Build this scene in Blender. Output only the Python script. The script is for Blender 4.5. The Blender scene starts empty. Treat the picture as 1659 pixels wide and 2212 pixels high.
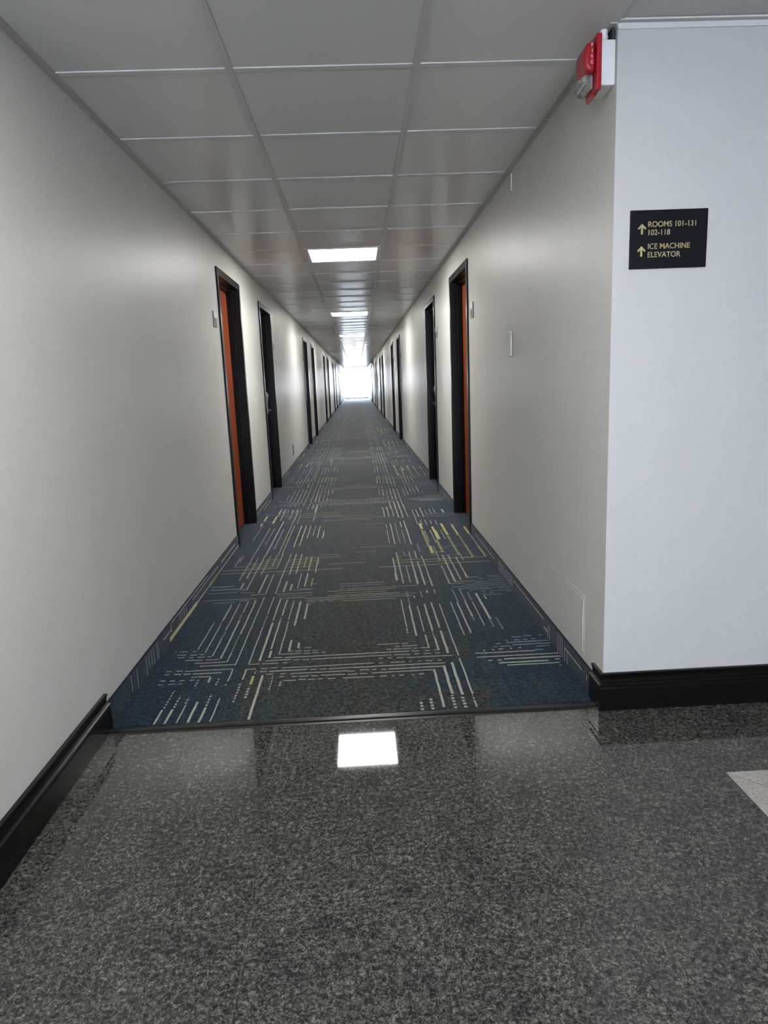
import bpy, bmesh, math, random
from mathutils import Matrix, Vector
random.seed(7)
R = math.radians
C = bpy.context.scene.collection
SC = bpy.context.scene

# ------------------------------------------------------------------ dimensions (metres)
W = 1.764            # corridor width: left wall face x = 0, right wall face x = W
H = 2.193            # ceiling height
T = .6096            # ceiling tile module
Y0 = 2.4546          # first cross tee in view
TA = .5768           # left main runner
YC = 2.212           # face of the lobby wall (corner of the corridor)
YT = 2.236           # carpet threshold
YE = 47.5            # end of the corridor
YB = -4.2            # back of the lobby
XR = 6.2             # right side of the lobby

# ------------------------------------------------------------------ camera
f, cx, cz, yaw, pit, rol = 1463.4, .9433, 1.1807, -.0316, -.1915, -.0405
right0 = Vector((math.cos(yaw), math.sin(yaw), 0)); fwd0 = Vector((-math.sin(yaw), math.cos(yaw), 0)); Z = Vector((0, 0, 1))
fwd = math.cos(pit)*fwd0 + math.sin(pit)*Z
up0 = -math.sin(pit)*fwd0 + math.cos(pit)*Z
rt = math.cos(rol)*right0 + math.sin(rol)*up0
up = -math.sin(rol)*right0 + math.cos(rol)*up0
cd = bpy.data.cameras.new('camera'); cam = bpy.data.objects.new('camera', cd); C.objects.link(cam)
m = Matrix((rt, up, -fwd)).transposed().to_4x4(); m.translation = (cx, 0, cz); cam.matrix_world = m
cd.sensor_fit = 'HORIZONTAL'; cd.sensor_width = 36; cd.lens = 36*f/1659; cd.clip_start = .02; cd.clip_end = 300
SC.camera = cam

# ------------------------------------------------------------------ world, light, exposure
SC.view_settings.view_transform = 'Standard'; SC.view_settings.look = 'None'
SC.view_settings.exposure = 0; SC.view_settings.gamma = 1; SC.view_settings.use_curve_mapping = False
wd = bpy.data.worlds.new('sky'); SC.world = wd; wd.use_nodes = True
WN = wd.node_tree; WN.nodes['Background'].inputs[0].default_value = (.79, .87, 1, 1)
WN.nodes['Background'].inputs[1].default_value = 70.0
SC.cycles.max_bounces = 10; SC.cycles.diffuse_bounces = 6; SC.cycles.glossy_bounces = 4
SC.cycles.sample_clamp_indirect = 6; SC.cycles.use_denoising = True
LAMP = 39.0          # radiance of the ceiling light diffusers
def portal(name, loc, rz, sx, sy):      # guides daylight sampling through an opening; gives off nothing itself
    ld = bpy.data.lights.new(name, 'AREA'); ld.shape = 'RECTANGLE'; ld.size = sx; ld.size_y = sy; ld.cycles.is_portal = True
    lo = bpy.data.objects.new(name, ld); C.objects.link(lo); lo.location = loc; lo.rotation_euler = (R(-90), 0, rz) if not rz else (R(90), 0, 0)
WX0, WX1, WZ0, WZ1 = .45, 1.95, .60, 1.62      # unseen lobby window, added to account for daylight on the sign wall
portal('window_portal', ((WX0+WX1)/2, YB-.12, (WZ0+WZ1)/2), 0, WX1-WX0, WZ1-WZ0)
portal('end_door_portal', (W/2, YE+.13, 1.08), 1, 1.7, 2.1)

# ------------------------------------------------------------------ materials
def mat(name, col=(.8, .8, .8), rough=.5, metal=0, emit=None, spec=.5, trans=0, coat=0):
    m = bpy.data.materials.new(name); m.use_nodes = True
    b = m.node_tree.nodes['Principled BSDF']
    b.inputs['Base Color'].default_value = (*col, 1); b.inputs['Roughness'].default_value = rough
    b.inputs['Metallic'].default_value = metal; b.inputs['Specular IOR Level'].default_value = spec
    b.inputs['Transmission Weight'].default_value = trans; b.inputs['Coat Weight'].default_value = coat
    if emit:
        b.inputs['Emission Color'].default_value = (*emit[:3], 1); b.inputs['Emission Strength'].default_value = emit[3]
    return m
def nodes(m):
    t = m.node_tree
    return t, t.nodes, t.links, t.nodes['Principled BSDF']
def coords(m, scale=(1, 1, 1)):
    t, n, l, b = nodes(m)
    tc = n.new('ShaderNodeTexCoord'); mp = n.new('ShaderNodeMapping'); mp.inputs['Scale'].default_value = scale
    l.new(tc.outputs['Object'], mp.inputs[0]); return mp.outputs[0]
def noise(m, vec, scale, detail=3, rough=.5, dist=0):
    t, n, l, b = nodes(m)
    x = n.new('ShaderNodeTexNoise'); l.new(vec, x.inputs['Vector'])
    x.inputs['Scale'].default_value = scale; x.inputs['Detail'].default_value = detail
    x.inputs['Roughness'].default_value = rough; x.inputs['Distortion'].default_value = dist
    return x.outputs['Fac']
def ramp(m, fac, stops, interp='LINEAR'):
    t, n, l, b = nodes(m)
    r = n.new('ShaderNodeValToRGB'); l.new(fac, r.inputs[0]); e = r.color_ramp; e.interpolation = interp
    while len(e.elements) < len(stops): e.elements.new(.5)
    for el, (p, c) in zip(e.elements, stops):
        el.position = p; el.color = (*c, 1) if len(c) == 3 else c
    return r.outputs[0]
def mix(m, fac, a, b_, mode='MIX'):
    t, n, l, b = nodes(m)
    x = n.new('ShaderNodeMix'); x.data_type = 'RGBA'; x.blend_type = mode
    for s, v in ((0, fac), (6, a), (7, b_)):
        if isinstance(v, (int, float)): x.inputs[s].default_value = v
        elif isinstance(v, tuple): x.inputs[s].default_value = (*v, 1)
        else: l.new(v, x.inputs[s])
    return x.outputs[2]
def math_(m, op, a, b_=0, c=0):
    t, n, l, b = nodes(m)
    x = n.new('ShaderNodeMath'); x.operation = op
    for s, v in ((0, a), (1, b_), (2, c)):
        if isinstance(v, (int, float)): x.inputs[s].default_value = v
        else: l.new(v, x.inputs[s])
    return x.outputs[0]
def bump(m, h, strength=.1, dist=.01):
    t, n, l, b = nodes(m)
    x = n.new('ShaderNodeBump'); x.inputs['Strength'].default_value = strength; x.inputs['Distance'].default_value = dist
    l.new(h, x.inputs['Height']); l.new(x.outputs[0], b.inputs['Normal'])
def base(m, c): m.node_tree.links.new(c, m.node_tree.nodes['Principled BSDF'].inputs['Base Color'])

# painted walls
def wall_mat(name, col):
    m = mat(name, col, .42, spec=.35)
    v = coords(m, (1, 1, .55))
    n1 = noise(m, v, 70, 4, .6)
    n2 = noise(m, coords(m, (2.2, 2.2, .35)), 1.3, 3, .5)
    base(m, mix(m, 1.0, ramp(m, n2, [(.3, tuple(c*.965 for c in col)), (.7, col)]),
                ramp(m, n1, [(.3, (.975, .975, .975)), (.6, (1, 1, 1))]), 'MULTIPLY'))
    bump(m, n1, .22, .004)
    return m
M_wall = wall_mat('wall_paint', (.735, .73, .705))
M_lobby = wall_mat('lobby_wall_paint', (.57, .562, .575))
M_tile = mat('ceiling_tile', (.8, .8, .8), .23, spec=.6)
v = coords(M_tile); n1 = noise(M_tile, v, 1.6, 3)
base(M_tile, ramp(M_tile, n1, [(.3, (.77, .77, .755)), (.7, (.80, .80, .785))]))
bump(M_tile, noise(M_tile, v, 7, 2), .05, .02)
M_tee = mat('ceiling_grid', (.60, .60, .59), .4)
M_teex = mat('cross_tee', (.72, .72, .73), .3)  # paler than the runners: daylight on the tee edges put into the colour
M_angle = mat('wall_angle', (.50, .49, .46), .45)
M_light = mat('lit_diffuser', (1, 1, 1), .5, emit=(1, .98, .94, LAMP))
M_lframe = mat('light_frame', (.8, .8, .8), .4)
M_black = mat('black_base_paint', (.0045, .0042, .004), .26, spec=.28)
bump(M_black, noise(M_black, coords(M_black, (1, 1, 1)), 60, 3), .06, .004)
M_jamb = mat('black_frame_paint', (.0035, .0037, .005), .30, spec=.16)
bump(M_jamb, noise(M_jamb, coords(M_jamb), 45, 3), .06, .004)
M_wood = mat('door_wood', (.30, .075, .022), .38, spec=.4)
v = coords(M_wood, (9, 9, .5)); n1 = noise(M_wood, v, 4, 6, .6, 1.2)
base(M_wood, ramp(M_wood, n1, [(.25, (.14, .027, .009)), (.55, (.25, .052, .016)), (.8, (.32, .080, .024))]))
M_metal = mat('satin_metal', (.55, .53, .52), .32, metal=.9)
M_chrome = mat('bright_lever', (.85, .84, .82), .15, metal=1)
M_grey = mat('grey_plate', (.22, .21, .20), .4)
M_white = mat('white_plastic', (.82, .83, .85), .4)
M_red = mat('red_plastic', (.34, .006, .018), .3, coat=.3)
M_redmark = mat('red_device_lettering', (.80, .55, .55), .5)
M_clear = mat('clear_lens', (.95, .97, .97), .05, trans=.92); M_clear.node_tree.nodes['Principled BSDF'].inputs['IOR'].default_value = 1.45
M_dark = mat('dark_plastic', (.02, .02, .03), .5)
M_sign = mat('black_sign_plastic', (.005, .0055, .008), .35, spec=.22)
M_gold = mat('gold_lettering', (.42, .35, .19), .45)
M_rub = mat('threshold_strip', (.010, .0095, .010), .30, spec=.3)
M_door_al = mat('white_aluminium', (.75, .77, .8), .35)
M_ground = mat('pale_concrete', (.6, .6, .58), .9)
# glass that stays clear for daylight
M_glass = bpy.data.materials.new('window_glass'); M_glass.use_nodes = True
nt = M_glass.node_tree; nt.nodes.clear()
o_ = nt.nodes.new('ShaderNodeOutputMaterial'); tr = nt.nodes.new('ShaderNodeBsdfTransparent'); gl = nt.nodes.new('ShaderNodeBsdfGlossy')
mx = nt.nodes.new('ShaderNodeMixShader'); fr = nt.nodes.new('ShaderNodeFresnel'); fr.inputs[0].default_value = 1.45
gl.inputs['Roughness'].default_value = .02; tr.inputs[0].default_value = (.95, .97, .97, 1)
nt.links.new(fr.outputs[0], mx.inputs[0]); nt.links.new(tr.outputs[0], mx.inputs[1]); nt.links.new(gl.outputs[0], mx.inputs[2]); nt.links.new(mx.outputs[0], o_.inputs[0])

# dark speckled granite, 18 inch tiles with hairline joints
M_gran = mat('dark_granite', (.06, .06, .055), .035, spec=.5)
v = coords(M_gran)
a = noise(M_gran, v, 105, 4, .72, .8); b2 = noise(M_gran, v, 260, 2, .6); c2 = noise(M_gran, v, 9, 3, .6); d2 = noise(M_gran, v, 60, 3, .6, .6)
mixv = math_(M_gran, 'MULTIPLY_ADD', b2, .35, math_(M_gran, 'MULTIPLY', a, .65))
mixv = math_(M_gran, 'MULTIPLY_ADD', math_(M_gran, 'SUBTRACT', d2, .5), .22, mixv)
g = ramp(M_gran, mixv, [(.37, (.009, .009, .009)), (.45, (.026, .027, .025)), (.52, (.062, .063, .057)), (.59, (.128, .129, .114)), (.69, (.28, .28, .25))])
g = mix(M_gran, 1.0, g, ramp(M_gran, c2, [(.28, (.72, .71, .79)), (.5, (.98, .98, 1.0)), (.7, (1.2, 1.2, 1.15))]), 'MULTIPLY')
def joint(m, vec, axis, off, step, wid):
    t, n, l, b = nodes(m)
    s = n.new('ShaderNodeSeparateXYZ'); l.new(vec, s.inputs[0])
    q = math_(m, 'PINGPONG', math_(m, 'SUBTRACT', s.outputs[axis], off), step/2)
    return math_(m, 'LESS_THAN', q, wid)
jj = math_(M_gran, 'MAXIMUM', joint(M_gran, v, 0, .205, .4445, .0006), joint(M_gran, v, 1, .898, .4445, .0006))
base(M_gran, mix(M_gran, math_(M_gran, 'MULTIPLY', jj, .55), g, (.16, .155, .12)))
# pink marble
M_marb = mat('pink_marble', (.42, .37, .34), .12)
v = coords(M_marb); n1 = noise(M_marb, v, 120, 4, .7); n2 = noise(M_marb, v, 14, 4, .6, 1)
g = ramp(M_marb, n1, [(.3, (.30, .26, .25)), (.5, (.44, .40, .38)), (.7, (.56, .52, .49))])
g = mix(M_marb, 1.0, g, ramp(M_marb, n2, [(.3, (.85, .84, .84)), (.7, (1.05, 1.05, 1.05))]), 'MULTIPLY')
t_, n_, l_, b_ = nodes(M_marb); s_ = n_.new('ShaderNodeSeparateXYZ'); l_.new(v, s_.inputs[0])
dg = math_(M_marb, 'ADD', s_.outputs[0], s_.outputs[1])
q = math_(M_marb, 'LESS_THAN', math_(M_marb, 'PINGPONG', math_(M_marb, 'SUBTRACT', dg, 1.98+1.787), .4445/math.sqrt(2)), .0014)
base(M_marb, mix(M_marb, q, g, (.10, .08, .07)))
# carpet field
M_carp = mat('blue_grey_carpet', (.05, .06, .07), .95, spec=.15)
v = coords(M_carp)
a = noise(M_carp, v, 150, 3, .7); b2 = noise(M_carp, coords(M_carp, (26, 3.2, 3.2)), 1, 3, .55); c2 = noise(M_carp, coords(M_carp, (3.2, 3.0, 3)), 1, 3, .6); d2 = noise(M_carp, v, 62, 3, .7)
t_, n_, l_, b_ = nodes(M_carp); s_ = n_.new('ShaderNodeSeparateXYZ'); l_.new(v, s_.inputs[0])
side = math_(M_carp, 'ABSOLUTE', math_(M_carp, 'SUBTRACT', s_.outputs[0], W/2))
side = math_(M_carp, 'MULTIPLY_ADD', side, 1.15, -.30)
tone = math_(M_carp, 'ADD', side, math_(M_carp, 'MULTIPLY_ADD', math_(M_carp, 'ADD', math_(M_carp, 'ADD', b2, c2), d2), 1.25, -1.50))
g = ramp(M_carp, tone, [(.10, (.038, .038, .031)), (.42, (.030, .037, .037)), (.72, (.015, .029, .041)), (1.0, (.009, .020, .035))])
g = mix(M_carp, 1.0, g, ramp(M_carp, math_(M_carp, 'MULTIPLY_ADD', a, .5, math_(M_carp, 'MULTIPLY', d2, .5)), [(.38, (.15, .15, .15)), (.5, (.95, .95, .95)), (.62, (2.5, 2.5, 2.5))]), 'MULTIPLY')
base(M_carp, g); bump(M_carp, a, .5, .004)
b_.inputs['Sheen Weight'].default_value = .55; b_.inputs['Sheen Roughness'].default_value = .22; b_.inputs['Sheen Tint'].default_value = (.9, .95, 1, 1)
M_cove = M_carp.copy(); M_cove.name = 'carpet_base_binding'; M_cove.node_tree.nodes['Principled BSDF'].inputs['Sheen Weight'].default_value = .25
def yarn(name, col):
    m = mat(name, col, .95, spec=.15); v = coords(m); n1 = noise(m, v, 260, 3, .7)
    base(m, ramp(m, n1, [(.32, tuple(c*.35 for c in col)), (.52, col), (.7, tuple(min(1, c*1.25) for c in col))]))
    bb = m.node_tree.nodes['Principled BSDF']; bb.inputs['Sheen Weight'].default_value = .3
    return m
M_yw = yarn('cream_yarn', (.39, .385, .31)); M_yy = yarn('mustard_yarn', (.46, .41, .12)); M_yb = yarn('pale_blue_yarn', (.20, .26, .34))

# ------------------------------------------------------------------ mesh helpers
class MB:
    def __init__(s): s.v = []; s.f = []; s.m = []
    def box(s, x0, x1, y0, y1, z0, z1, mi=0):
        b = len(s.v)
        s.v += [(x0, y0, z0), (x1, y0, z0), (x1, y1, z0), (x0, y1, z0), (x0, y0, z1), (x1, y0, z1), (x1, y1, z1), (x0, y1, z1)]
        for q in ((0, 3, 2, 1), (4, 5, 6, 7), (0, 1, 5, 4), (1, 2, 6, 5), (2, 3, 7, 6), (3, 0, 4, 7)):
            s.f.append(tuple(b+i for i in q)); s.m.append(mi)
        return s
    def quad(s, p, mi=0):
        b = len(s.v); s.v += list(p); s.f.append(tuple(range(b, b+len(p)))); s.m.append(mi); return s
    def prism(s, prof, fn, a0, a1, mi=0):
        """sweep a closed 2-D profile between two stations; fn(u, v, a) -> xyz"""
        b = len(s.v); n = len(prof)
        s.v += [fn(u, v, a0) for u, v in prof] + [fn(u, v, a1) for u, v in prof]
        for i in range(n):
            j = (i+1) % n; s.f.append((b+i, b+j, b+n+j, b+n+i)); s.m.append(mi)
        s.f.append(tuple(b+i for i in reversed(range(n)))); s.m.append(mi)
        s.f.append(tuple(b+n+i for i in range(n))); s.m.append(mi); return s
    def cyl(s, c, r0, r1, ax, ln, n=24, mi=0):
        """cone or cylinder from c along axis ax"""
        ax = Vector(ax).normalized(); u = ax.orthogonal().normalized(); w = ax.cross(u); b = len(s.v); c = Vector(c)
        for t, r in ((0, r0), (ln, r1)):
            for i in range(n):
                a = 2*math.pi*i/n; s.v.append(tuple(c+ax*t+u*math.cos(a)*r+w*math.sin(a)*r))
        for i in range(n):
            j = (i+1) % n; s.f.append((b+i, b+j, b+n+j, b+n+i)); s.m.append(mi)
        s.f.append(tuple(b+i for i in reversed(range(n)))); s.m.append(mi)
        s.f.append(tuple(b+n+i for i in range(n))); s.m.append(mi); return s
    def build(s, name, mats, parent=None, bevel=0, smooth=False, seg=2):
        me = bpy.data.meshes.new(name); me.from_pydata(s.v, [], s.f)
        if not isinstance(mats, (list, tuple)): mats = [mats]
        for q in mats: me.materials.append(q)
        me.polygons.foreach_set('material_index', s.m)
        bm = bmesh.new(); bm.from_mesh(me); bmesh.ops.recalc_face_normals(bm, faces=bm.faces); bm.to_mesh(me); bm.free()
        if smooth: me.polygons.foreach_set('use_smooth', [True]*len(me.polygons))
        me.update()
        o = bpy.data.objects.new(name, me); C.objects.link(o)
        if parent: o.parent = parent
        if bevel:
            md = o.modifiers.new('bevel', 'BEVEL'); md.width = bevel; md.segments = seg; md.limit_method = 'ANGLE'; md.angle_limit = R(35)
        return o
def empty(name, loc=(0, 0, 0)):
    o = bpy.data.objects.new(name, None); o.empty_display_size = .05; o.location = loc; C.objects.link(o); return o
def tag(o, label=None, cat=None, group=None, kind=None):
    if label: o['label'] = label
    if cat: o['category'] = cat
    if group: o['group'] = group
    if kind: o['kind'] = kind
    return o
def copy_tree(o, parent=None):
    c = o.copy(); C.objects.link(c)
    if parent: c.parent = parent
    for ch in list(o.children): copy_tree(ch, c)
    return c
PATTERN = '''
H2940,140,160,5w H2942,80,120,5w H2944,60,70,5b H2898,180,200,5w H2899,140,170,5w H2904,80,120,5w H2907,70,70,5b H2868,220,240,5w H2868,180,210,5w
H2870,140,160,5w H2874,90,120,5w H2833,220,280,5w H2835,170,210,5w H2838,130,170,5w H2800,210,320,5w H2804,180,210,5w H2767,210,360,5w
V160,2960,3280,5w V161,3290,3320,5wd V201,2920,3250,5w V200,3250,3330,5wd V200,3340,3590,7w V244,2870,3080,5w V244,3080,3180,5wd V242,3190,3600,5w
V286,2840,3330,7w V283,3350,3430,5wd V284,3450,3640,5w V322,2800,2910,5w V322,2920,3110,5wd V324,3130,3650,7w V364,2760,3700,5w V421,2770,3210,5w
V421,3220,3380,5wd V420,3400,3700,5w V464,2790,3270,9w V461,3300,3660,7w V502,2820,2900,9w V498,2920,3300,7w V499,3300,3350,5wd V500,3370,3630,7w
V542,2860,3270,5w V540,3300,3600,5w V582,2890,3020,9w V578,3210,3590,9w V620,2920,2980,9w V620,3300,3540,9w H3536,610,640,5w H2854,540,640,5w
H2850,650,680,5w H2850,690,720,5w H2851,730,750,5w H2882,580,600,5w H2880,610,640,5w H2879,650,680,5w H2878,690,710,5w H2915,620,630,5w
H2915,650,680,5w H2820,520,560,5w H2814,570,910,6w H2814,860,1090,6w H2790,490,600,6w H2782,610,640,5w H2781,650,680,5w H2780,690,910,5w
H2780,860,1040,5w H2761,420,470,5w H2759,480,520,5w H2758,520,550,5w H2758,570,590,5w H2710,420,460,5w H2710,480,510,5w H2711,520,550,5w
H2705,570,900,5w H2705,870,960,5w H2704,980,1000,5w H2702,1030,1090,5w H2702,1110,1120,5w H2700,1150,1160,5w H2700,1180,1210,5w H2698,1230,1250,5w
H2678,480,510,5w H2676,520,680,6w H2674,690,720,5w H2672,730,760,5w H2671,770,900,5w H2670,870,1220,6w H2668,1220,1260,5y H2649,510,540,5w
H2646,570,590,5w H2640,610,850,5w H2636,850,900,5wd H2642,900,940,5w H2640,950,970,5w H2636,990,1010,5w H2636,1020,1250,6w H2617,570,590,5w
H2614,620,640,5w H2612,650,690,5w H2609,700,730,5w H2608,740,840,5w H2606,850,900,5wd H2606,870,890,5w H2604,900,930,5w H2606,950,1210,5w
H2577,590,610,5w H2578,610,640,5w H2580,650,680,5w H2577,690,720,5w H2577,730,750,5w H2574,770,800,5w H2572,830,900,5w H2572,870,960,5w
H2571,980,1010,5w H2570,1030,1040,5w H2569,1060,1080,5w H2569,1110,1120,5w H2572,1140,1160,7w V362,2600,2720,5w V360,2560,2580,5wd V420,2610,2710,6w
V418,2410,2580,7wd V463,2660,2690,5wd V460,2560,2640,9y V458,2440,2540,10wd V498,2260,2640,9w V542,2500,2630,5wd V580,2530,2580,8wd H2722,160,360,5w
H2727,120,150,5w H2729,80,100,5w H2690,200,320,6w H2692,160,190,6w H2696,120,150,6w H2698,80,100,5w H2658,200,280,5w V282,2600,2650,8w
H2630,200,220,5w H2630,160,180,5w H2633,120,140,5w H2636,80,100,5w H2599,160,180,5b H2601,120,150,5b H2598,80,100,5b V160,2270,2380,7w
V162,2390,2540,5wd V198,2270,2380,8w V199,2390,2490,7wd V240,2270,2410,5w V236,2420,2470,7wd V279,2270,2410,8w V279,2410,2430,8w V320,2260,2380,8w
V320,2390,2490,7wd V360,2260,2450,5w V237,2570,2630,8bd V320,2570,2630,8bd V1209,2840,3000,5w V1248,2810,2950,7w V1285,2770,3030,9w V1326,2370,2710,6w
V1324,2330,2360,5wd V1323,2260,2320,5w V1206,2280,2610,8w V1250,2380,2640,10w V1247,2260,2370,10wd V1287,2370,2670,10w V1284,2260,2360,10wd
V1126,2260,2330,10wd V1164,2260,2360,10wd H2910,980,1010,5w H2907,1010,1080,5w H2904,1090,1120,5w H2875,1060,1080,5w H2875,1090,1160,5w
H2846,1020,1040,7w H2844,1050,1130,5w H2843,1140,1160,5w H2842,1170,1210,5w H2813,1090,1120,5w H2811,1130,1160,5w H2810,1190,1210,5w
H2808,1230,1250,5w H2779,1050,1120,5w H2780,1140,1160,5w H2778,1180,1210,5w H2778,1230,1250,5w H2744,1100,1300,5w H2751,980,1000,5w H2749,1020,1040,5w
H2748,1060,1090,5w H2914,1600,1640,5b H2921,1650,1690,5b H2923,1720,1740,5b H2875,1560,1570,5b H2878,1600,1620,5w H2877,1640,1660,5b
H2881,1680,1700,5b H2845,1510,1530,5w H2853,1560,1750,6b H2822,1580,1760,6b H2810,1490,1510,5b H2811,1520,1570,5b H2793,1680,1740,5b
H2777,1440,1450,7w H2778,1480,1490,7w H2783,1510,1530,7w H2784,1560,1570,7w H2786,1600,1610,7w H2748,1400,1660,6w H2754,1660,1700,5b
H2706,1400,1760,6w H2667,1440,1460,7w H2666,1480,1500,7w H2674,1510,1760,8w H2638,1480,1690,8w H2646,1720,1740,7w H2612,1510,1730,6w
H2584,1720,1730,5b V1128,3110,3530,5w V1128,3030,3100,8wd V1169,3440,3680,5wd V1166,2990,3430,8w V1207,3040,3410,5w V1208,2840,3000,5w
V1247,3040,3440,8w V1246,2950,3030,5wd V1248,2810,2940,8w V1285,3080,3460,8w V1286,2780,3040,8w V1326,2740,3430,5w V1428,3780,4000,5w
H3777,1430,1510,5w V1464,3810,3990,7w H3812,1470,1580,5w V1504,3840,3970,5w V1546,3880,3970,7w H3887,1550,1610,5w H3851,1610,1640,5b
H3896,1670,1740,5b H3870,1680,1760,5b H3823,1660,1750,5b H3786,1580,1760,5b H3747,1510,1760,5b H3713,1430,1760,5b H3676,1470,1640,5b
H3676,1660,1770,5b H3641,1520,1570,5b H3648,1580,1660,5b H3649,1690,1770,5b H3609,1580,1610,5b H3608,1630,1670,5b H3612,1680,1760,5b
H3570,1580,1600,5b H3572,1620,1650,5b H3590,1720,1760,5b H3543,1580,1690,5b V1584,3470,3530,7w V1428,3440,3670,5b V1469,3450,3680,7wd
V1466,3210,3440,8w V1466,3150,3200,5b V1503,3470,3600,7wd V1503,3080,3440,5w V1547,3160,3580,11w V1544,3060,3150,7bd V1580,3020,3180,7bd
V1388,2970,3450,5w V1423,2990,3440,7w V1124,3890,4050,7w V1162,3830,4040,7w V1205,3840,4040,5w V1244,3810,4030,8w V1284,3780,4020,8w
V1323,3750,4010,5w V1325,3610,3690,5w V1284,3630,3670,10w V1246,3550,3660,5b H3876,780,1050,5w H3834,790,1040,5b H3816,550,640,5b H3780,780,1240,5b
H3746,720,1110,5y H3702,770,1060,5b H3740,430,630,5w H3662,720,1130,5y H3697,440,630,5b H3660,470,600,5w H3633,600,1100,5w H3635,1100,1220,5b
H3598,610,1200,5w H3570,610,660,5w H3576,680,770,5wd H3561,810,1100,5w V1204,3540,3590,5w H3934,10,150,5b H3876,20,190,5b H3814,20,190,5b
H3854,190,240,5w V240,3850,4210,5w V200,3880,4000,9w V161,4060,4220,7w V202,4100,4210,7w V321,3780,4160,8w V362,3760,4160,5w V420,3750,4180,5w
V463,3780,3990,9w V500,3800,3930,9w V539,3840,4150,5w V578,3870,4150,8w V618,3870,4030,5y H3907,620,650,5w H3803,520,620,5b H3798,210,290,5b
H3752,280,360,5w H3680,20,320,6b H3629,90,210,6b H3650,230,280,5w V162,4070,4180,7b V163,4180,4510,5w V162,4510,5580,5w V200,4110,4290,5w
V202,4290,4590,5w V240,3860,4280,5w V242,4280,4650,7w V246,4650,5850,8w V282,4160,4640,5w V328,4360,4660,5w V334,4660,5830,5y V360,4650,5650,5w
V366,4300,4670,5w V424,4440,4660,5w V421,4100,4440,5w V462,4130,4650,7w V502,4160,4650,7w V541,4290,4560,5w V577,4200,4550,7w V624,4160,4520,7w
V422,4860,5630,7w V462,4900,5620,7w V501,5140,5600,5w V542,5220,5590,6b V580,5140,5570,7w V622,5110,5380,8w V201,4980,5570,5b V282,4830,5520,7b
V84,5140,5660,5b V70,5670,5790,14y V70,5890,6120,16y V160,5770,6080,16y V-1,5050,5730,7y V212,5880,6430,7w V169,6080,6420,8w V290,5900,6370,7b
V336,5780,6360,7w V376,5700,6110,5b V506,5810,6610,5w V472,6390,6590,5b V90,4500,4680,5w V75,4380,4640,5w H4377,80,170,5w H4296,10,360,6y
H4224,10,800,5y H4335,170,350,5y H4435,160,360,5y H4378,200,360,5y H4490,240,360,5y H4531,260,370,5y H4313,420,620,5y H4380,420,640,5y
H4442,420,640,5y H4499,430,650,5y H4552,520,640,5y H4596,640,760,5w H4532,650,780,5w H6156,70,760,5y H6064,180,760,5w H6212,10,70,5w H5976,260,760,5w
H5846,10,150,5b H3942,10,150,5b H3883,30,240,5b H5956,580,1030,5y H5850,730,1140,5y H5784,580,1020,5w H5566,940,1110,5b H4776,840,880,5b
H4764,910,1140,5b H4629,880,1030,5b H4531,650,780,5w H4334,700,770,5w H4343,770,950,5b V1132,5840,6260,7w V1170,5830,6300,7w V1212,5840,6340,5w
V1252,5780,6440,8w V1290,5760,6430,8w V1332,5790,6420,5w V1130,5370,5530,5w V1128,4850,5300,5w V1166,4810,5550,7w V1205,4840,5560,5b
V1251,5380,5600,7w V1246,4820,5290,5b V1285,4780,5630,8w V1394,5720,6120,5w V1428,5780,6110,7w V1470,5790,6200,8w V1507,5870,6090,5b
V1550,5870,6120,5w V1586,5900,6130,5w V1663,5910,6070,16w H5866,1500,1740,7b H5770,1410,1740,5b V1391,5460,5720,5w V1424,5420,5640,5w
V1463,5410,5620,5w V1505,5450,5590,5w V1546,5410,5580,5w V1408,5280,5490,18y V1403,4720,5250,16yd V1409,4500,4710,20y V1497,5200,5350,16y
V1500,4900,5200,24y V1480,4510,4880,16yd V1581,5030,5450,18y V1578,4440,5010,14yd V1660,5000,5400,14y V1662,4700,4980,10yd V1662,4360,4700,14yd
V1747,5020,5290,14y V1749,4630,5020,5w V1746,4360,4630,10y V1421,4840,5210,5w V1466,4810,5230,5w V1547,4890,5220,5w H4626,1470,1520,5y
H4679,1510,1640,5b H4526,1420,1500,5y H4208,1030,1410,6y H4227,1410,1750,6y H4360,1130,1330,5y H4342,1330,1760,6y H4350,1600,1660,5y
H4299,1140,1340,5y H4286,1340,1500,5y H4444,1150,1190,5y H4469,1220,1250,5y H4460,1390,1440,5w H4422,1470,1520,5w H4431,1540,1590,5w
V1130,3900,4430,8w V1162,3830,4570,7w V1212,4460,4580,5b V1204,3840,4200,5w V1250,4340,4570,5w V1247,3800,4320,8w V1288,4380,4590,7w
V1286,3780,4300,8w V1326,3750,4450,6w V1326,4550,4790,5b V1434,4290,4700,5w V1429,3780,4190,5w V1467,3810,4440,9w V1504,3850,4420,7w
V1549,3880,4370,7w V1588,4280,4490,5y V1781,4310,4580,5y
'''

# ================================================================== SETTING
DL = [4.955, 7.0, 12.6, 14.72, 19.93, 22.6, 27.65, 30.4, 35.4, 38.1, 43.0]      # near edge of the left door frames
DR = [5.0, 7.09, 12.79, 15.10, 20.9, 23.4, 28.6, 31.2, 36.2, 38.8, 43.6]         # near edge of the right door frames
DW, DH = .92, 2.003                                         # frame outer width and height
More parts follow.
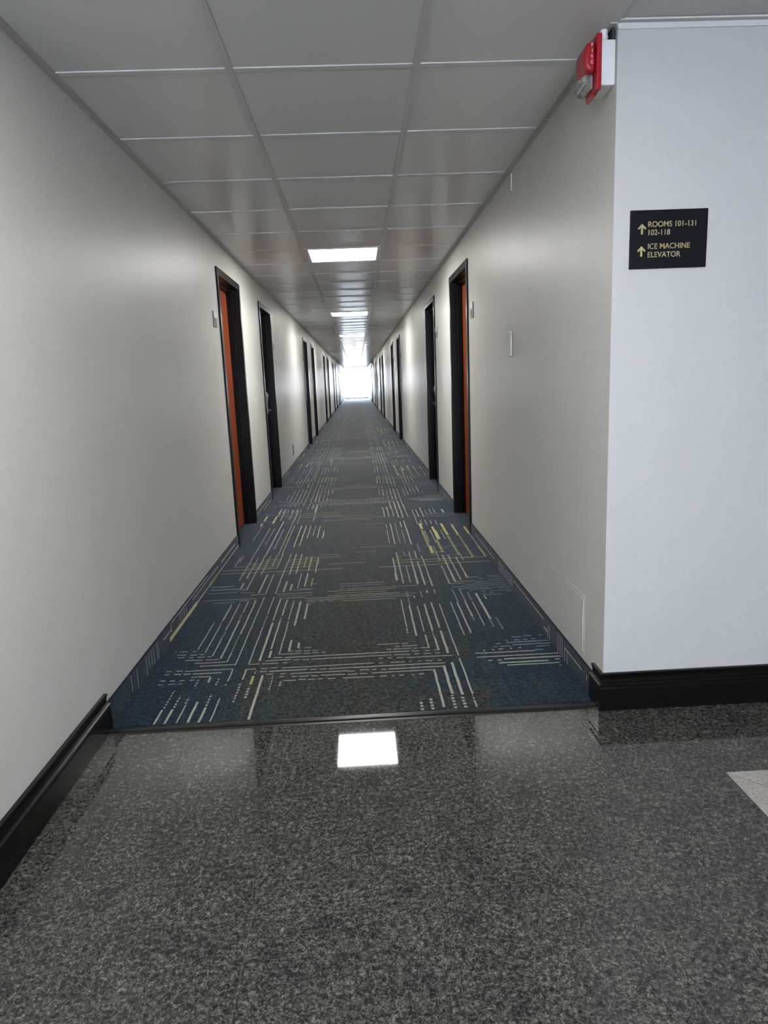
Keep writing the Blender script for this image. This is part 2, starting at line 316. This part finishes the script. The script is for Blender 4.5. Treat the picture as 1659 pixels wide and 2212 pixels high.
# walls with a rough opening behind each frame
def long_wall(x0, x1, ya, yb, doors):
    b = MB(); y = ya
    for d in doors:
        b.box(x0, x1, y, d+.03, 0, H+.1); b.box(x0, x1, d+.03, d+DW-.03, DH-.03, H+.1); y = d+DW-.03
    b.box(x0, x1, y, yb, 0, H+.1)
    b.box(x0-.08 if x0 < 0 else x1, x0 if x0 < 0 else x1+.08, max(ya, YC+.16) if x0 > 0 else ya, yb, -.1, H+.1); return b  # unseen backing layer, added to stop sky light leaking under the doors
tag(long_wall(-.16, 0, YB-.15, YE+.15, DL).build('wall_left', M_wall), 'long off-white painted wall on the left with black door frames', 'wall', kind='structure')
tag(long_wall(W, W+.16, YC, YE+.15, DR).build('wall_right', M_wall), 'long off-white painted corridor wall on the right, behind the red fire alarm', 'wall', kind='structure')
tag(MB().box(W+.16, XR+.15, YC, YC+.16, 0, H+.1).box(W+.0005, W+.16, YC-.0006, YC, 0, H).build('wall_front', M_lobby), 'pale wall facing the lobby that carries the black direction sign', 'wall', kind='structure')
tag(MB().box(XR, XR+.15, YB-.15, YC, 0, H+.1).build('wall_side', M_lobby), 'side wall of the lobby out of view to the right', 'wall', kind='structure')
b = MB(); b.box(0, WX0, YB-.15, YB, 0, H+.1); b.box(WX1, XR, YB-.15, YB, 0, H+.1); b.box(WX0, WX1, YB-.15, YB, 0, WZ0); b.box(WX0, WX1, YB-.15, YB, WZ1, H+.1)
tag(b.build('wall_back', M_lobby), 'lobby wall behind the viewer with a wide window', 'wall', kind='structure')
w = tag(empty('window_1', ((WX0+WX1)/2, YB, WZ0)), 'lobby window behind the viewer', 'window', kind='structure')
b = MB(); hw = (WX1-WX0)/2; hh = WZ1-WZ0
for a in (-hw, -.02, hw-.04): b.box(a, a+.04, -.1, -.04, 0, hh)
b.box(-hw, hw, -.1, -.04, 0, .04); b.box(-hw, hw, -.1, -.04, hh-.04, hh)
b.build('window_frame', M_door_al, w); MB().box(-hw+.02, hw-.02, -.072, -.066, .02, hh-.02).build('window_pane', M_glass, w)

# floors
tag(MB().box(-.16, 1.983, YB-.15, YT+.01, -.12, 0).box(1.983, XR+.15, 1.787, YT+.01, -.12, 0).build('floor', M_gran), 'polished dark speckled granite lobby floor', 'floor', kind='structure')
tag(MB().box(1.983, XR+.15, YB-.15, 1.787, -.12, 0).build('floor', M_marb), 'pinkish marble floor inlay showing at the right edge', 'floor', kind='structure')
tag(MB().box(-.3, W+.3, YT+.01, YE+.1, -.12, -.006).build('floor', M_ground), 'slab under the corridor carpet', 'floor', kind='structure')
tag(MB().box(-14, 16, YE+.1, YE+40, -.2, -.03).build('floor', M_ground), 'pale pavement outside the far glass doors', 'pavement', kind='structure')

# ceiling: slightly sagging lay-in tiles, grid and wall angles
b = MB(); xs = [TA-2*T, TA-T, TA, TA+T, TA+2*T]; N = 4
k0 = -12
def tile(x0, x1, y0, y1):
    sag = random.uniform(.0004, .0022); tx = random.uniform(-.0012, .0012); ty = random.uniform(-.0012, .0012); bi = len(b.v)
    for j in range(N+1):
        for i in range(N+1):
            u, v = i/N, j/N
            b.v.append((x0+(x1-x0)*u, y0+(y1-y0)*v, H+.0015-sag*16*u*(1-u)*v*(1-v)*.6+tx*(u-.5)+ty*(v-.5)))
    for j in range(N):
        for i in range(N):
            q = bi+j*(N+1)+i; b.f.append((q, q+N+1, q+N+2, q+1)); b.m.append(0)
LK = [5+8*n for n in range(6)]; LK0 = [-3, -11]  # LK0: unseen lobby lights, added to brighten the lobby and near corridor
for k in range(k0, 75):
    y = Y0+k*T
    if y > YE: break
    cols = [(0, TA), (TA, TA+T), (TA+T, W)] if y+T > YC+.05 else [(0, TA), (TA, TA+T), (TA+T, W)]+[(W+T*i, W+T*(i+1)) for i in range(8)]
    for ci, (x0, x1) in enumerate(cols):
        if k in LK+LK0 and ci == 1: continue
        tile(x0, x1, y, y+T)
b.box(-.16, W+.16, YB-.15, YE+.15, H+.08, H+.14); b.box(W+.16, XR+.15, YB-.15, YC, H+.08, H+.14)
b.box(W, XR, 1.8, YC, H+.003, H+.02)
ceil = tag(b.build('ceiling', M_tile, smooth=False), 'suspended ceiling of smooth grey square tiles', 'ceiling', kind='structure')
b = MB(); tw = .0125
for x in (TA, TA+T): b.box(x-tw, x+tw, YB, YE, H-.0035, H+.03)
for i in range(0, 8): b.box(W+T*i-tw, W+T*i+tw, YB, YC-.0, H-.0035, H+.03) if i else b.box(W-.002, W+.012, YB, YC, H-.001, H+.03)
b.build('grid_runner', M_tee, ceil)
b = MB()
for k in range(k0, 75):
    y = Y0+k*T
    if y > YE: break
    for x0, x1 in ((0, TA-tw), (TA+tw, TA+T-tw), (TA+T+tw, W)): b.box(x0, x1, y-.012, y+.012, H-.0022, H+.03)
    if y < YC:
        for i in range(8): b.box(W+T*i+tw, W+T*(i+1)-tw, y-.012, y+.012, H-.003, H+.03)
b.build('cross_tee', M_teex, ceil)
b = MB()
b.box(0, .022, YB, YE, H-.004, H+.001); b.box(0, .0035, YB, YE, H-.013, H-.004)
tag(b.build('trim_1', M_angle), 'grey wall angle along the top of the left wall', 'trim', kind='structure')
b = MB(); b.box(W-.022, W, YC, YE, H-.004, H+.001); b.box(W-.0035, W, YC, YE, H-.012, H-.004)
tag(b.build('trim_2', M_angle), 'grey wall angle along the top of the right corridor wall', 'trim', kind='structure')
b = MB(); b.box(W, XR, YC-.022, YC, H-.004, H+.001); b.box(W, XR, YC-.0035, YC-.0006, H-.020, H-.004)
tag(b.build('trim_3', M_teex), 'pale wall angle along the top of the lobby wall with the sign', 'trim', kind='structure')

# black moulded baseboards
prof = [(0, 0), (.019, 0), (.019, .082), (.017, .088), (.0205, .091), (.0205, .098), (.015, .102), (.0085, .104), (.0075, .113), (.009, .124), (.0125, .131), (.0125, .137), (0, .137)]
b = MB(); b.prism(prof, lambda u, v, a: (u, a, v), YB, 2.262)
tag(b.build('baseboard_left', M_black), 'tall black moulded baseboard along the left wall of the lobby', 'baseboard', kind='structure')
b = MB(); n = len(prof); q0 = len(b.v)                       # mitred at the outside corner
b.v += [(XR, YC-.0006-u, v) for u, v in prof] + [(W-u, YC-.0006-u, v) for u, v in prof] + [(W-u, 2.30, v) for u, v in prof]
for s_ in (0, 1):
    for i in range(n):
        j = (i+1) % n; b.f.append((s_*n+i, s_*n+j, s_*n+n+j, s_*n+n+i)); b.m.append(0)
b.f.append(tuple(2*n+i for i in range(n))); b.m.append(0)
tag(b.build('baseboard_right', M_black), 'tall black moulded baseboard wrapping the corner below the direction sign', 'baseboard', kind='structure')

# threshold strip
b = MB(); b.prism([(-.016, 0), (-.012, .004), (-.004, .0075), (.010, .0085), (.020, .007), (.020, 0)], lambda u, v, a: (a, YT-.004+u, v), .019, W-.019)
tag(b.build('threshold_strip', M_rub), 'dark rubber transition strip between granite and carpet', 'threshold')

# ================================================================== CARPET
ZC = .004
b = MB()
b.box(.001, W-.001, YT+.012, YE, -.006, ZC)
MI = {'w': 1, 'y': 2, 'b': 3}
def strip(horizontal, a, lo, hi, wd, mi):
    """one tufted line; slightly uneven edges"""
    z = ZC+.0008+random.random()*.0009
    n = max(1, int((hi-lo)/.05)) if hi < 11 else 1
    j = [random.uniform(-.0009, .0009) for _ in range(n+1)]; h = wd/2
    for i in range(n):
        p, q = lo+(hi-lo)*i/n, lo+(hi-lo)*(i+1)/n
        if horizontal: pts = ((p, a-h+j[i], z), (q, a-h+j[i+1], z), (q, a+h+j[i+1], z), (p, a+h+j[i], z))
        else: pts = ((a-h+j[i], p, z), (a+h+j[i], p, z), (a+h+j[i+1], q, z), (a-h+j[i+1], q, z))
        b.quad(pts, mi)
PER = 3.95
import re
items = [re.match(r'([VH])(-?\d+),(-?\d+),(-?\d+),(\d+)([wyb])(d?)', s).groups() for s in PATTERN.split()]
for rep in range(12):
    oy = rep*PER
    for (k, a, lo, hi, wd, c, d) in items:
        a, lo, hi, wd = float(a)/1000, float(lo)/1000, float(hi)/1000, float(wd)/1000
        wd = wd*1.12 if k == 'V' else wd*1.45
        if k == 'V':
            lo, hi = lo+oy, hi+oy
            if rep == 0: lo = max(lo, YT+.03)
            if lo > YE-.2 or a < .012 or a > W-.012: continue
            if rep and lo-oy < 2.24: lo = lo-.02
        else:
            a += oy; lo, hi = max(lo, .012), min(hi, W-.012)
            if a > YE-.2: continue
        if d and rep < 3:
            p = lo; st = .024 if k == 'V' else .05
            while p < hi:
                strip(k == 'H', a, p, min(hi, p+st*.58), wd, MI[c]); p += st
        elif hi > lo: strip(k == 'H', a, lo, hi, wd, MI[c])
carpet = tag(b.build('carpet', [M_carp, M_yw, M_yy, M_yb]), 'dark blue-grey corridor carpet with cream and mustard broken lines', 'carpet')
# carpet cove base, cut at every door frame
def cove(side, y0, doors):
    b = MB(); y = y0; sg = 1 if side == 'L' else -1; X = 0 if side == 'L' else W
    pr = [(.001, 0), (.010, 0), (.0085, .012), (.0075, .03), (.007, .094), (.0045, .098), (.001, .098)]
    for d in doors+[None]:
        e = (d if d else YE-.01)
        b.prism(pr, lambda u, v, a: (X+sg*u, a, v), y, e)
        if d: y = d+DW
    def vq(ya, yb, za, zb, mi):
        if any(ya < d+DW and yb > d for d in doors) or yb > YE: return
        x = X+sg*.0095; b.quad(((x, ya, za), (x, yb, za), (x, yb, zb), (x, ya, zb)), mi)
    if side == 'L':
        L = [(3.05, 3.60, .012, .034, 2), (3.60, 4.94, .018, .027, 1), (3.93, 4.15, .014, .030, 2), (3.52, 4.20, .063, .070, 3), (4.30, 4.80, .060, .068, 1), (3.1, 3.9, .088, .093, 1), (2.96, 3.09, .058, .064, 1), (6.1, 6.6, .06, .068, 1), (6.3, 6.9, .02, .027, 1), (5.92, 6.08, .055, .062, 3)]
        L += [(y, y+.006, .045, .088, 1) for y in (3.25, 3.29, 3.33, 3.37, 3.09)]
        L += [(y, y+.005, .004+random.random()*.02, .088, 3) for y in (2.51, 2.58, 2.70, 2.735, 2.77, 2.80, 2.85, 2.87)]
    else:
        L = [(2.95, 3.58, .067, .072, 2), (2.41, 2.63, .058, .063, 2), (2.35, 2.356, .043, .064, 2), (2.30, 2.306, .025, .05, 2), (4.1, 4.8, .05, .056, 3), (2.88, 2.95, .03, .036, 2)]
        L += [(y, y+.006, .002, z, 3) for y, z in ((2.72, .091), (2.69, .091), (2.66, .09), (2.625, .07), (2.59, .061), (2.85, .08), (2.88, .06))]
        L += [(y, y+.005, .004, .095, 3) for y in (3.60, 3.66, 3.72, 3.78, 3.84, 3.90, 3.96)] + [(3.6, 3.96, z, z+.005, 3) for z in (.03, .05, .07)]
    for rep in range(10):
        for ya, yb, za, zb, mi in L: vq(ya+rep*PER, yb+rep*PER, za, zb, mi)
    b.build('carpet_base', [M_cove, M_yw, M_yy, M_yb], carpet)
cove('L', 2.262, DL); cove('R', 2.30, DR)

# ================================================================== DOORS
def make_door(sg, lock_y, num, ld):
    """built at its near outer corner; sg=+1: recess goes to -x (left wall), -1: to +x"""
    r = empty('door_%d' % num)
    X = lambda u: u*sg
    # pressed-metal frame: profile in (depth u: + into corridor, width v from outer edge inwards)
    pr = [(-.0, 0), (.011, 0), (.0125, .003), (.0125, .047), (.011, .050), (-.047, .050), (-.047, .066), (-.088, .066), (-.088, .050), (-.12, .050), (-.12, .031), (0, .031)]
    b = MB(); n = len(pr)
    st = [lambda u, v: (X(u), v, 0.0), lambda u, v: (X(u), v, DH-v), lambda u, v: (X(u), DW-v, DH-v), lambda u, v: (X(u), DW-v, 0.0)]
    for s_ in st: b.v += [s_(u, v) for u, v in pr]
    for k in range(3):
        for i in range(n):
            j = (i+1) % n; b.f.append((k*n+i, k*n+j, k*n+n+j, k*n+n+i)); b.m.append(0)
    b.f.append(tuple(range(n))); b.f.append(tuple(3*n+i for i in range(n))); b.m += [0, 0]
    b.build('door_frame', M_jamb, r)
    # leaf with slight edge bevel
    b = MB(); xa, xb = sorted((X(-.135), X(-.0905))); b.box(xa, xb, .052, DW-.052, .012, DH-.052)
    leaf = b.build('door_leaf', M_wood, r, bevel=.0015)
    xa, xb = sorted((X(-.12), X(-.0))); MB().box(xa, xb, .05, DW-.05, -.006, .004).build('carpet_sill', M_carp, r)
    # electronic lock: moulded housing with a bulging reader head, and a lever
    pf = [(0, .862), (.026, .864), (.032, .872), (.032, .900), (.027, .935), (.028, .985), (.036, 1.030), (.044, 1.055), (.044, 1.068), (.034, 1.095), (.018, 1.112), (0, 1.118)]
    b = MB(); b.prism(pf, lambda u, v, a: (X(-.0905+u), a, v), lock_y, lock_y+.062)
    lk = b.build('door_lock', M_metal, r, bevel=.006, seg=3)
    b = MB(); b.cyl((X(-.062), lock_y+.031, .908), .011, .011, (sg, 0, 0), .032, 16)
    b.prism([(-.010, -.009), (.008, -.009), (.010, 0), (.008, .009), (-.010, .009), (-.012, 0)], lambda u, v, a: (X(-.033+u), a, .908+v), lock_y+.031-ld*.012, lock_y+.031+ld*.105)
    b.build('lever_handle', M_chrome, lk, bevel=.003)
    return r
num = 0
ORD = ['nearest', 'second', 'third', 'fourth', 'fifth', 'sixth', 'seventh', 'eighth', 'ninth', 'tenth', 'farthest']
EX = {('left', 0): 'with a strip of orange-brown wood showing, next to the bare left wall', ('left', 1): 'with a grey lock and bright lever, beyond the nearest one',
      ('right', 0): 'with a strip of orange-brown wood showing, beside the white and grey number plate', ('right', 1): 'with a grey lock and bright lever, beyond the nearest one'}
for side, sg, ds, X in (('left', 1, DL, 0.0), ('right', -1, DR, W)):
    pa = None
    for i, d in enumerate(ds):
        num += 1
        if i == 0: r = po = make_door(sg, .058, num, 1)
        elif i == 1: r = pa = make_door(sg, .665, num, -1)
        else: r = copy_tree(pa if i % 2 else po); r.name = 'door_%d' % num
        r.location = (X, d, 0)
        tag(r, '%s black-framed guest room door on the %s wall %s' % (ORD[i], side, EX.get((side, i), 'counting from the viewer')), 'door', 'guest room doors along the %s wall' % side, 'structure')

# far end: glazed double doors full of daylight
de = tag(empty('door_%d' % (num+1), (W/2, YE, 0)), 'bright glass double doors at the far end of the corridor', 'door', kind='structure')
b = MB(); b.box(-W/2, -W/2+.05, 0, .1, 0, H); b.box(W/2-.05, W/2, 0, .1, 0, H); b.box(-W/2, W/2, 0, .1, H-.05, H+.1); b.box(-W/2, W/2, 0, .1, -.02, .012)
b.build('door_frame', M_door_al, de)
for s_ in (-1, 1):
    b = MB(); x0, x1 = sorted((s_*.004, s_*(W/2-.054)))
    b.box(x0, x0+.05, .03, .07, .015, H-.055); b.box(x1-.05, x1, .03, .07, .015, H-.055); b.box(x0, x1, .03, .07, H-.105, H-.055); b.box(x0, x1, .03, .07, .015, .12)
    lf = b.build('door_leaf', M_door_al, de)
    MB().box(x0+.05, x1-.05, .047, .053, .12, H-.105).build('glass_pane', M_glass, lf)
    if s_ > 0: MB().box(x0+.03, x1-.03, -.03, .0, .36, .41).box(x0+.04, x0+.07, 0, .035, .37, .40).box(x1-.07, x1-.04, 0, .035, .37, .40).build('cross_rail', M_grey, lf)

# ================================================================== CEILING LIGHTS
def make_light():
    r = empty('ceiling_light')
    b = MB(); o, i_ = T/2-.0125, .268
    for s_ in (-1, 1):
        x0, x1 = sorted((s_*o, s_*i_)); b.box(x0, x1, -o, o, -.001, .06); b.box(-i_, i_, x0, x1, -.001, .06)
    b.box(-o, o, -o, o, .058, .07)
    b.build('light_frame', M_lframe, r)
    MB().box(-i_, i_, -i_, i_, .002, .008).build('light_diffuser', M_light, r)
    return r
L0 = None
LLAB = ['square lit ceiling light panel nearest the viewer, mirrored in the granite floor', 'second lit ceiling light panel down the corridor', 'third lit ceiling light panel, a thin white bar under the second',
        'fourth lit ceiling light panel, just above the bright far glow', 'fifth lit ceiling light panel, lost in the bright far glow', 'sixth lit ceiling light panel, closest to the glass end doors',
        'lit ceiling light panel over the lobby floor, above the viewer', 'lit ceiling light panel by the lobby window behind the viewer']
for i, k in enumerate(LK+LK0):
    L0 = L0 or make_light(); r = L0 if i == 0 else copy_tree(L0)
    r.location = (TA+T/2, Y0+(k+.5)*T, H)
    tag(r, LLAB[i], 'ceiling light', 'square ceiling lights along the corridor')

# ================================================================== DIRECTION SIGN
sg_ = tag(empty('direction_sign', (1.937, YC-.0006, 1.58)), 'black rectangular direction sign with gold lettering beside the corner', 'sign')
MB().box(-.122, .123, -.006, 0, -.087, .087).build('sign_panel', M_sign, sg_, bevel=.001)
def text(name, s, x, z, size, width, parent, m, rot=(R(90), 0, 0), loc=None, off=.0):
    cu = bpy.data.curves.new(name, 'FONT'); cu.body = s; cu.size = size; cu.extrude = .0004; cu.offset = off; cu.materials.append(m)
    o = bpy.data.objects.new(name, cu); C.objects.link(o); o.parent = parent
    bpy.context.view_layer.update()
    dep = o.evaluated_get(bpy.context.evaluated_depsgraph_get()); me = bpy.data.meshes.new_from_object(dep)
    bpy.data.objects.remove(o)
    xs = [v.co.x for v in me.vertices]; ys = [v.co.y for v in me.vertices]
    k = width/(max(xs)-min(xs)); x0 = min(xs); y0 = min(ys); ky = size/(max(ys)-y0)
    for v in me.vertices: v.co.x = (v.co.x-x0)*k; v.co.y = (v.co.y-y0)*ky
    o = bpy.data.objects.new(name, me); C.objects.link(o); o.parent = parent
    o.location = loc or (x, -.0064, z); o.rotation_euler = rot
    return o
sx = 1.937
for s_, x, x1, z in (('ROOMS 101-131', 1.8715, 2.0225, 1.6165), ('102-118', 1.873, 1.941, 1.5925), ('ICE MACHINE', 1.8725, 2.006, 1.5515), ('ELEVATOR', 1.8725, 1.977, 1.5265)):
    text('lettering', s_, x-sx, z-1.58, .0165, x1-x, sg_, M_gold, off=.00012)
for zt in (1.627, 1.561):
    b = MB(); z = zt-1.58; x = 1.852-sx; pts = [(0, 0), (.0125, -.0125), (.0125, -.0165), (.0085, -.0165), (.0032, -.0105), (.0032, -.031), (-.0032, -.031), (-.0032, -.0105), (-.0085, -.0165), (-.0125, -.0165), (-.0125, -.0125)]
    b.prism([(x+p[0], z+p[1]) for p in pts], lambda u, v, a: (u, a, v), -.0068, -.0058); b.build('arrow', M_gold, sg_)

# ================================================================== FIRE ALARM
def make_alarm():
    r = empty('fire_alarm')           # origin: on the wall, near lower corner; -x is out of the wall
    b = MB(); b.box(-.046, 0, .004, .112, .0, .125)
    bb = b.build('back_box', M_white, r, bevel=.004)
    b = MB(); b.cyl((-.023, .0045, .095), .014, .014, (0, -1, 0), .0012, 24); b.build('knockout', M_white, bb)
    MB().cyl((-.023, .0045, .040), .014, .014, (0, -1, 0), .0012, 24).build('knockout', M_white, bb)
    b = MB(); b.cyl((-.028, .03, .125), .011, .011, (0, 0, 1), .034, 20); b.cyl((-.028, .03, .137), .0125, .0125, (0, 0, 1), .007, 6); b.build('conduit_fitting', M_white, r, smooth=False)
    b = MB(); b.box(-.012, 0, .006, .05, .125, .156); b.build('gap_shade', M_dark, r)  # dark block put in for the shade of the gap above the box
    # red mounting plate with a drooping lower lip
    b = MB(); b.box(-.060, -.044, -.006, .100, -.014, .140)
    pl = b.build('mounting_plate', M_red, r, bevel=.004)
    b = MB(); b.prism([(-.060, -.014), (-.044, -.014), (-.050, -.020), (-.058, -.023)], lambda u, v, a: (u, a, v), .03, .094); b.build('lower_lip', M_red, r, bevel=.002)
    # domed horn housing
    b = MB(); pr = [(-.060, .036), (-.082, .040), (-.092, .054), (-.095, .080), (-.092, .104), (-.084, .118), (-.074, .124), (-.060, .126)]
    b.prism(pr, lambda u, v, a: (u, a, v), .004, .094); hs = b.build('horn_housing', M_red, r, bevel=.010, seg=4)
    # strobe lens below the housing
    b = MB(); pr = [(-.062, -.004), (-.076, -.006), (-.090, .001), (-.099, .012), (-.098, .028), (-.090, .036), (-.062, .037)]
    b.prism(pr, lambda u, v, a: (u, a, v), .018, .098); ln = b.build('strobe_lens', M_clear, r, bevel=.006, seg=3)
    b = MB(); b.cyl((-.080, .03, .016), .004, .004, (0, 1, 0), .056, 12); b.box(-.070, -.063, .03, .088, .002, .032); b.build('flash_tube', M_white, ln)
    for i, ch in enumerate('FIRE'):
        text('lettering', ch, 0, 0, .0095, .0065 if ch != 'I' else .002, hs, M_redmark, loc=(-.0745 if ch != 'I' else -.072, .0035, .106-i*.0155))
    return r
al = make_alarm(); al.location = (W, 2.222, 2.030)
tag(al, 'red fire alarm horn and clear strobe on a white box at the ceiling corner', 'fire alarm', 'wall fire alarms')
a2 = copy_tree(al); a2.location = (W, 33.6, 1.99); a2.name = 'fire_alarm'
tag(a2, 'tiny distant fire alarm high on the right wall near the bright end', 'fire alarm', 'wall fire alarms')

# ================================================================== NUMBER PLATES
def make_plate(sg):
    r = empty('room_number_plate')
    X = lambda a, c: sorted((a*sg, c*sg))
    xa, xb = X(0, .006); MB().box(xa, xb, 0, .11, -.105, 0).build('backing_plate', M_grey, r, bevel=.0015)
    xa, xb = X(.006, .010); MB().box(xa, xb, .004, .106, -.046, -.003).build('white_insert', M_white, r, bevel=.001)
    b = MB(); xa, xb = X(.006, .0075)
    for z in (-.060, -.075, -.09): b.box(xa, xb, .02, .09, z-.003, z+.001)
    b.build('raised_line', M_dark, r)
    return r
for side, sg, ds, X in (('left', 1, DL, 0.0), ('right', -1, DR, W)):
    p0 = make_plate(sg)
    for i, d in enumerate(ds[:8]):
        r = p0 if i == 0 else copy_tree(p0)
        y = d-.215 if i % 2 == 0 else d+DW+.06
        if side == 'right' and i % 2: y = d-.17
        r.location = (X, y, 1.686)
        tag(r, 'white and grey room number plate beside the %s door on the %s wall' % (ORD[i], side), 'number plate', 'room number plates')

# ================================================================== SMALL WALL FITTINGS
b = MB(); b.box(-.009, 0, 0, .06, 0, .128)
o = tag(empty('blank_wall_plate', (W, 3.62, 1.280)), 'small painted-over blank plate on the right wall near the first door', 'wall plate'); b.build('plate_cover', M_wall, o, bevel=.003)
MB().box(-.010, -.0085, .025, .035, .06, .07).build('screw', M_wall, o)
o = tag(empty('painted_raceway', (W, 3.60, 2.085)), 'short painted raceway stub dropping from the ceiling on the right wall', 'raceway'); MB().box(-.009, 0, 0, .03, 0, .082).build('raceway_cover', M_wall, o, bevel=.002)
o = tag(empty('access_panel', (W, 2.412, .118)), 'flush painted access panel low on the right wall near the corner', 'access panel')
MB().box(-.0012, .0, 0, .255, 0, .235).build('panel_rim', M_wall, o, bevel=.0005); MB().box(-.003, -.001, .014, .241, .014, .221).build('panel_door', M_wall, o, bevel=.001)
b = MB(); b.cyl((-.003, .03, .12), .006, .006, (-1, 0, 0), .0015, 12); b.build('panel_latch', M_lobby, o)
o = tag(empty('electrical_outlet', (0, 9.54, .20)), 'narrow metal electrical outlet plate low on the left wall past the second door', 'outlet')
MB().box(0, .009, 0, .075, 0, .155).build('outlet_plate', M_grey, o, bevel=.001); [MB().box(.009, .012, .02, .055, z, z+.035).build('receptacle', M_dark, o) for z in (.03, .09)]
o = tag(empty('wall_cabinet', (W, 28.15, .82)), 'white box mounted on the right wall far down the corridor', 'wall cabinet')
MB().box(-.075, 0, 0, .35, 0, .70).build('cabinet_body', M_white, o, bevel=.006); MB().box(-.083, -.074, .015, .335, .02, .68).build('cabinet_door', M_white, o, bevel=.003)
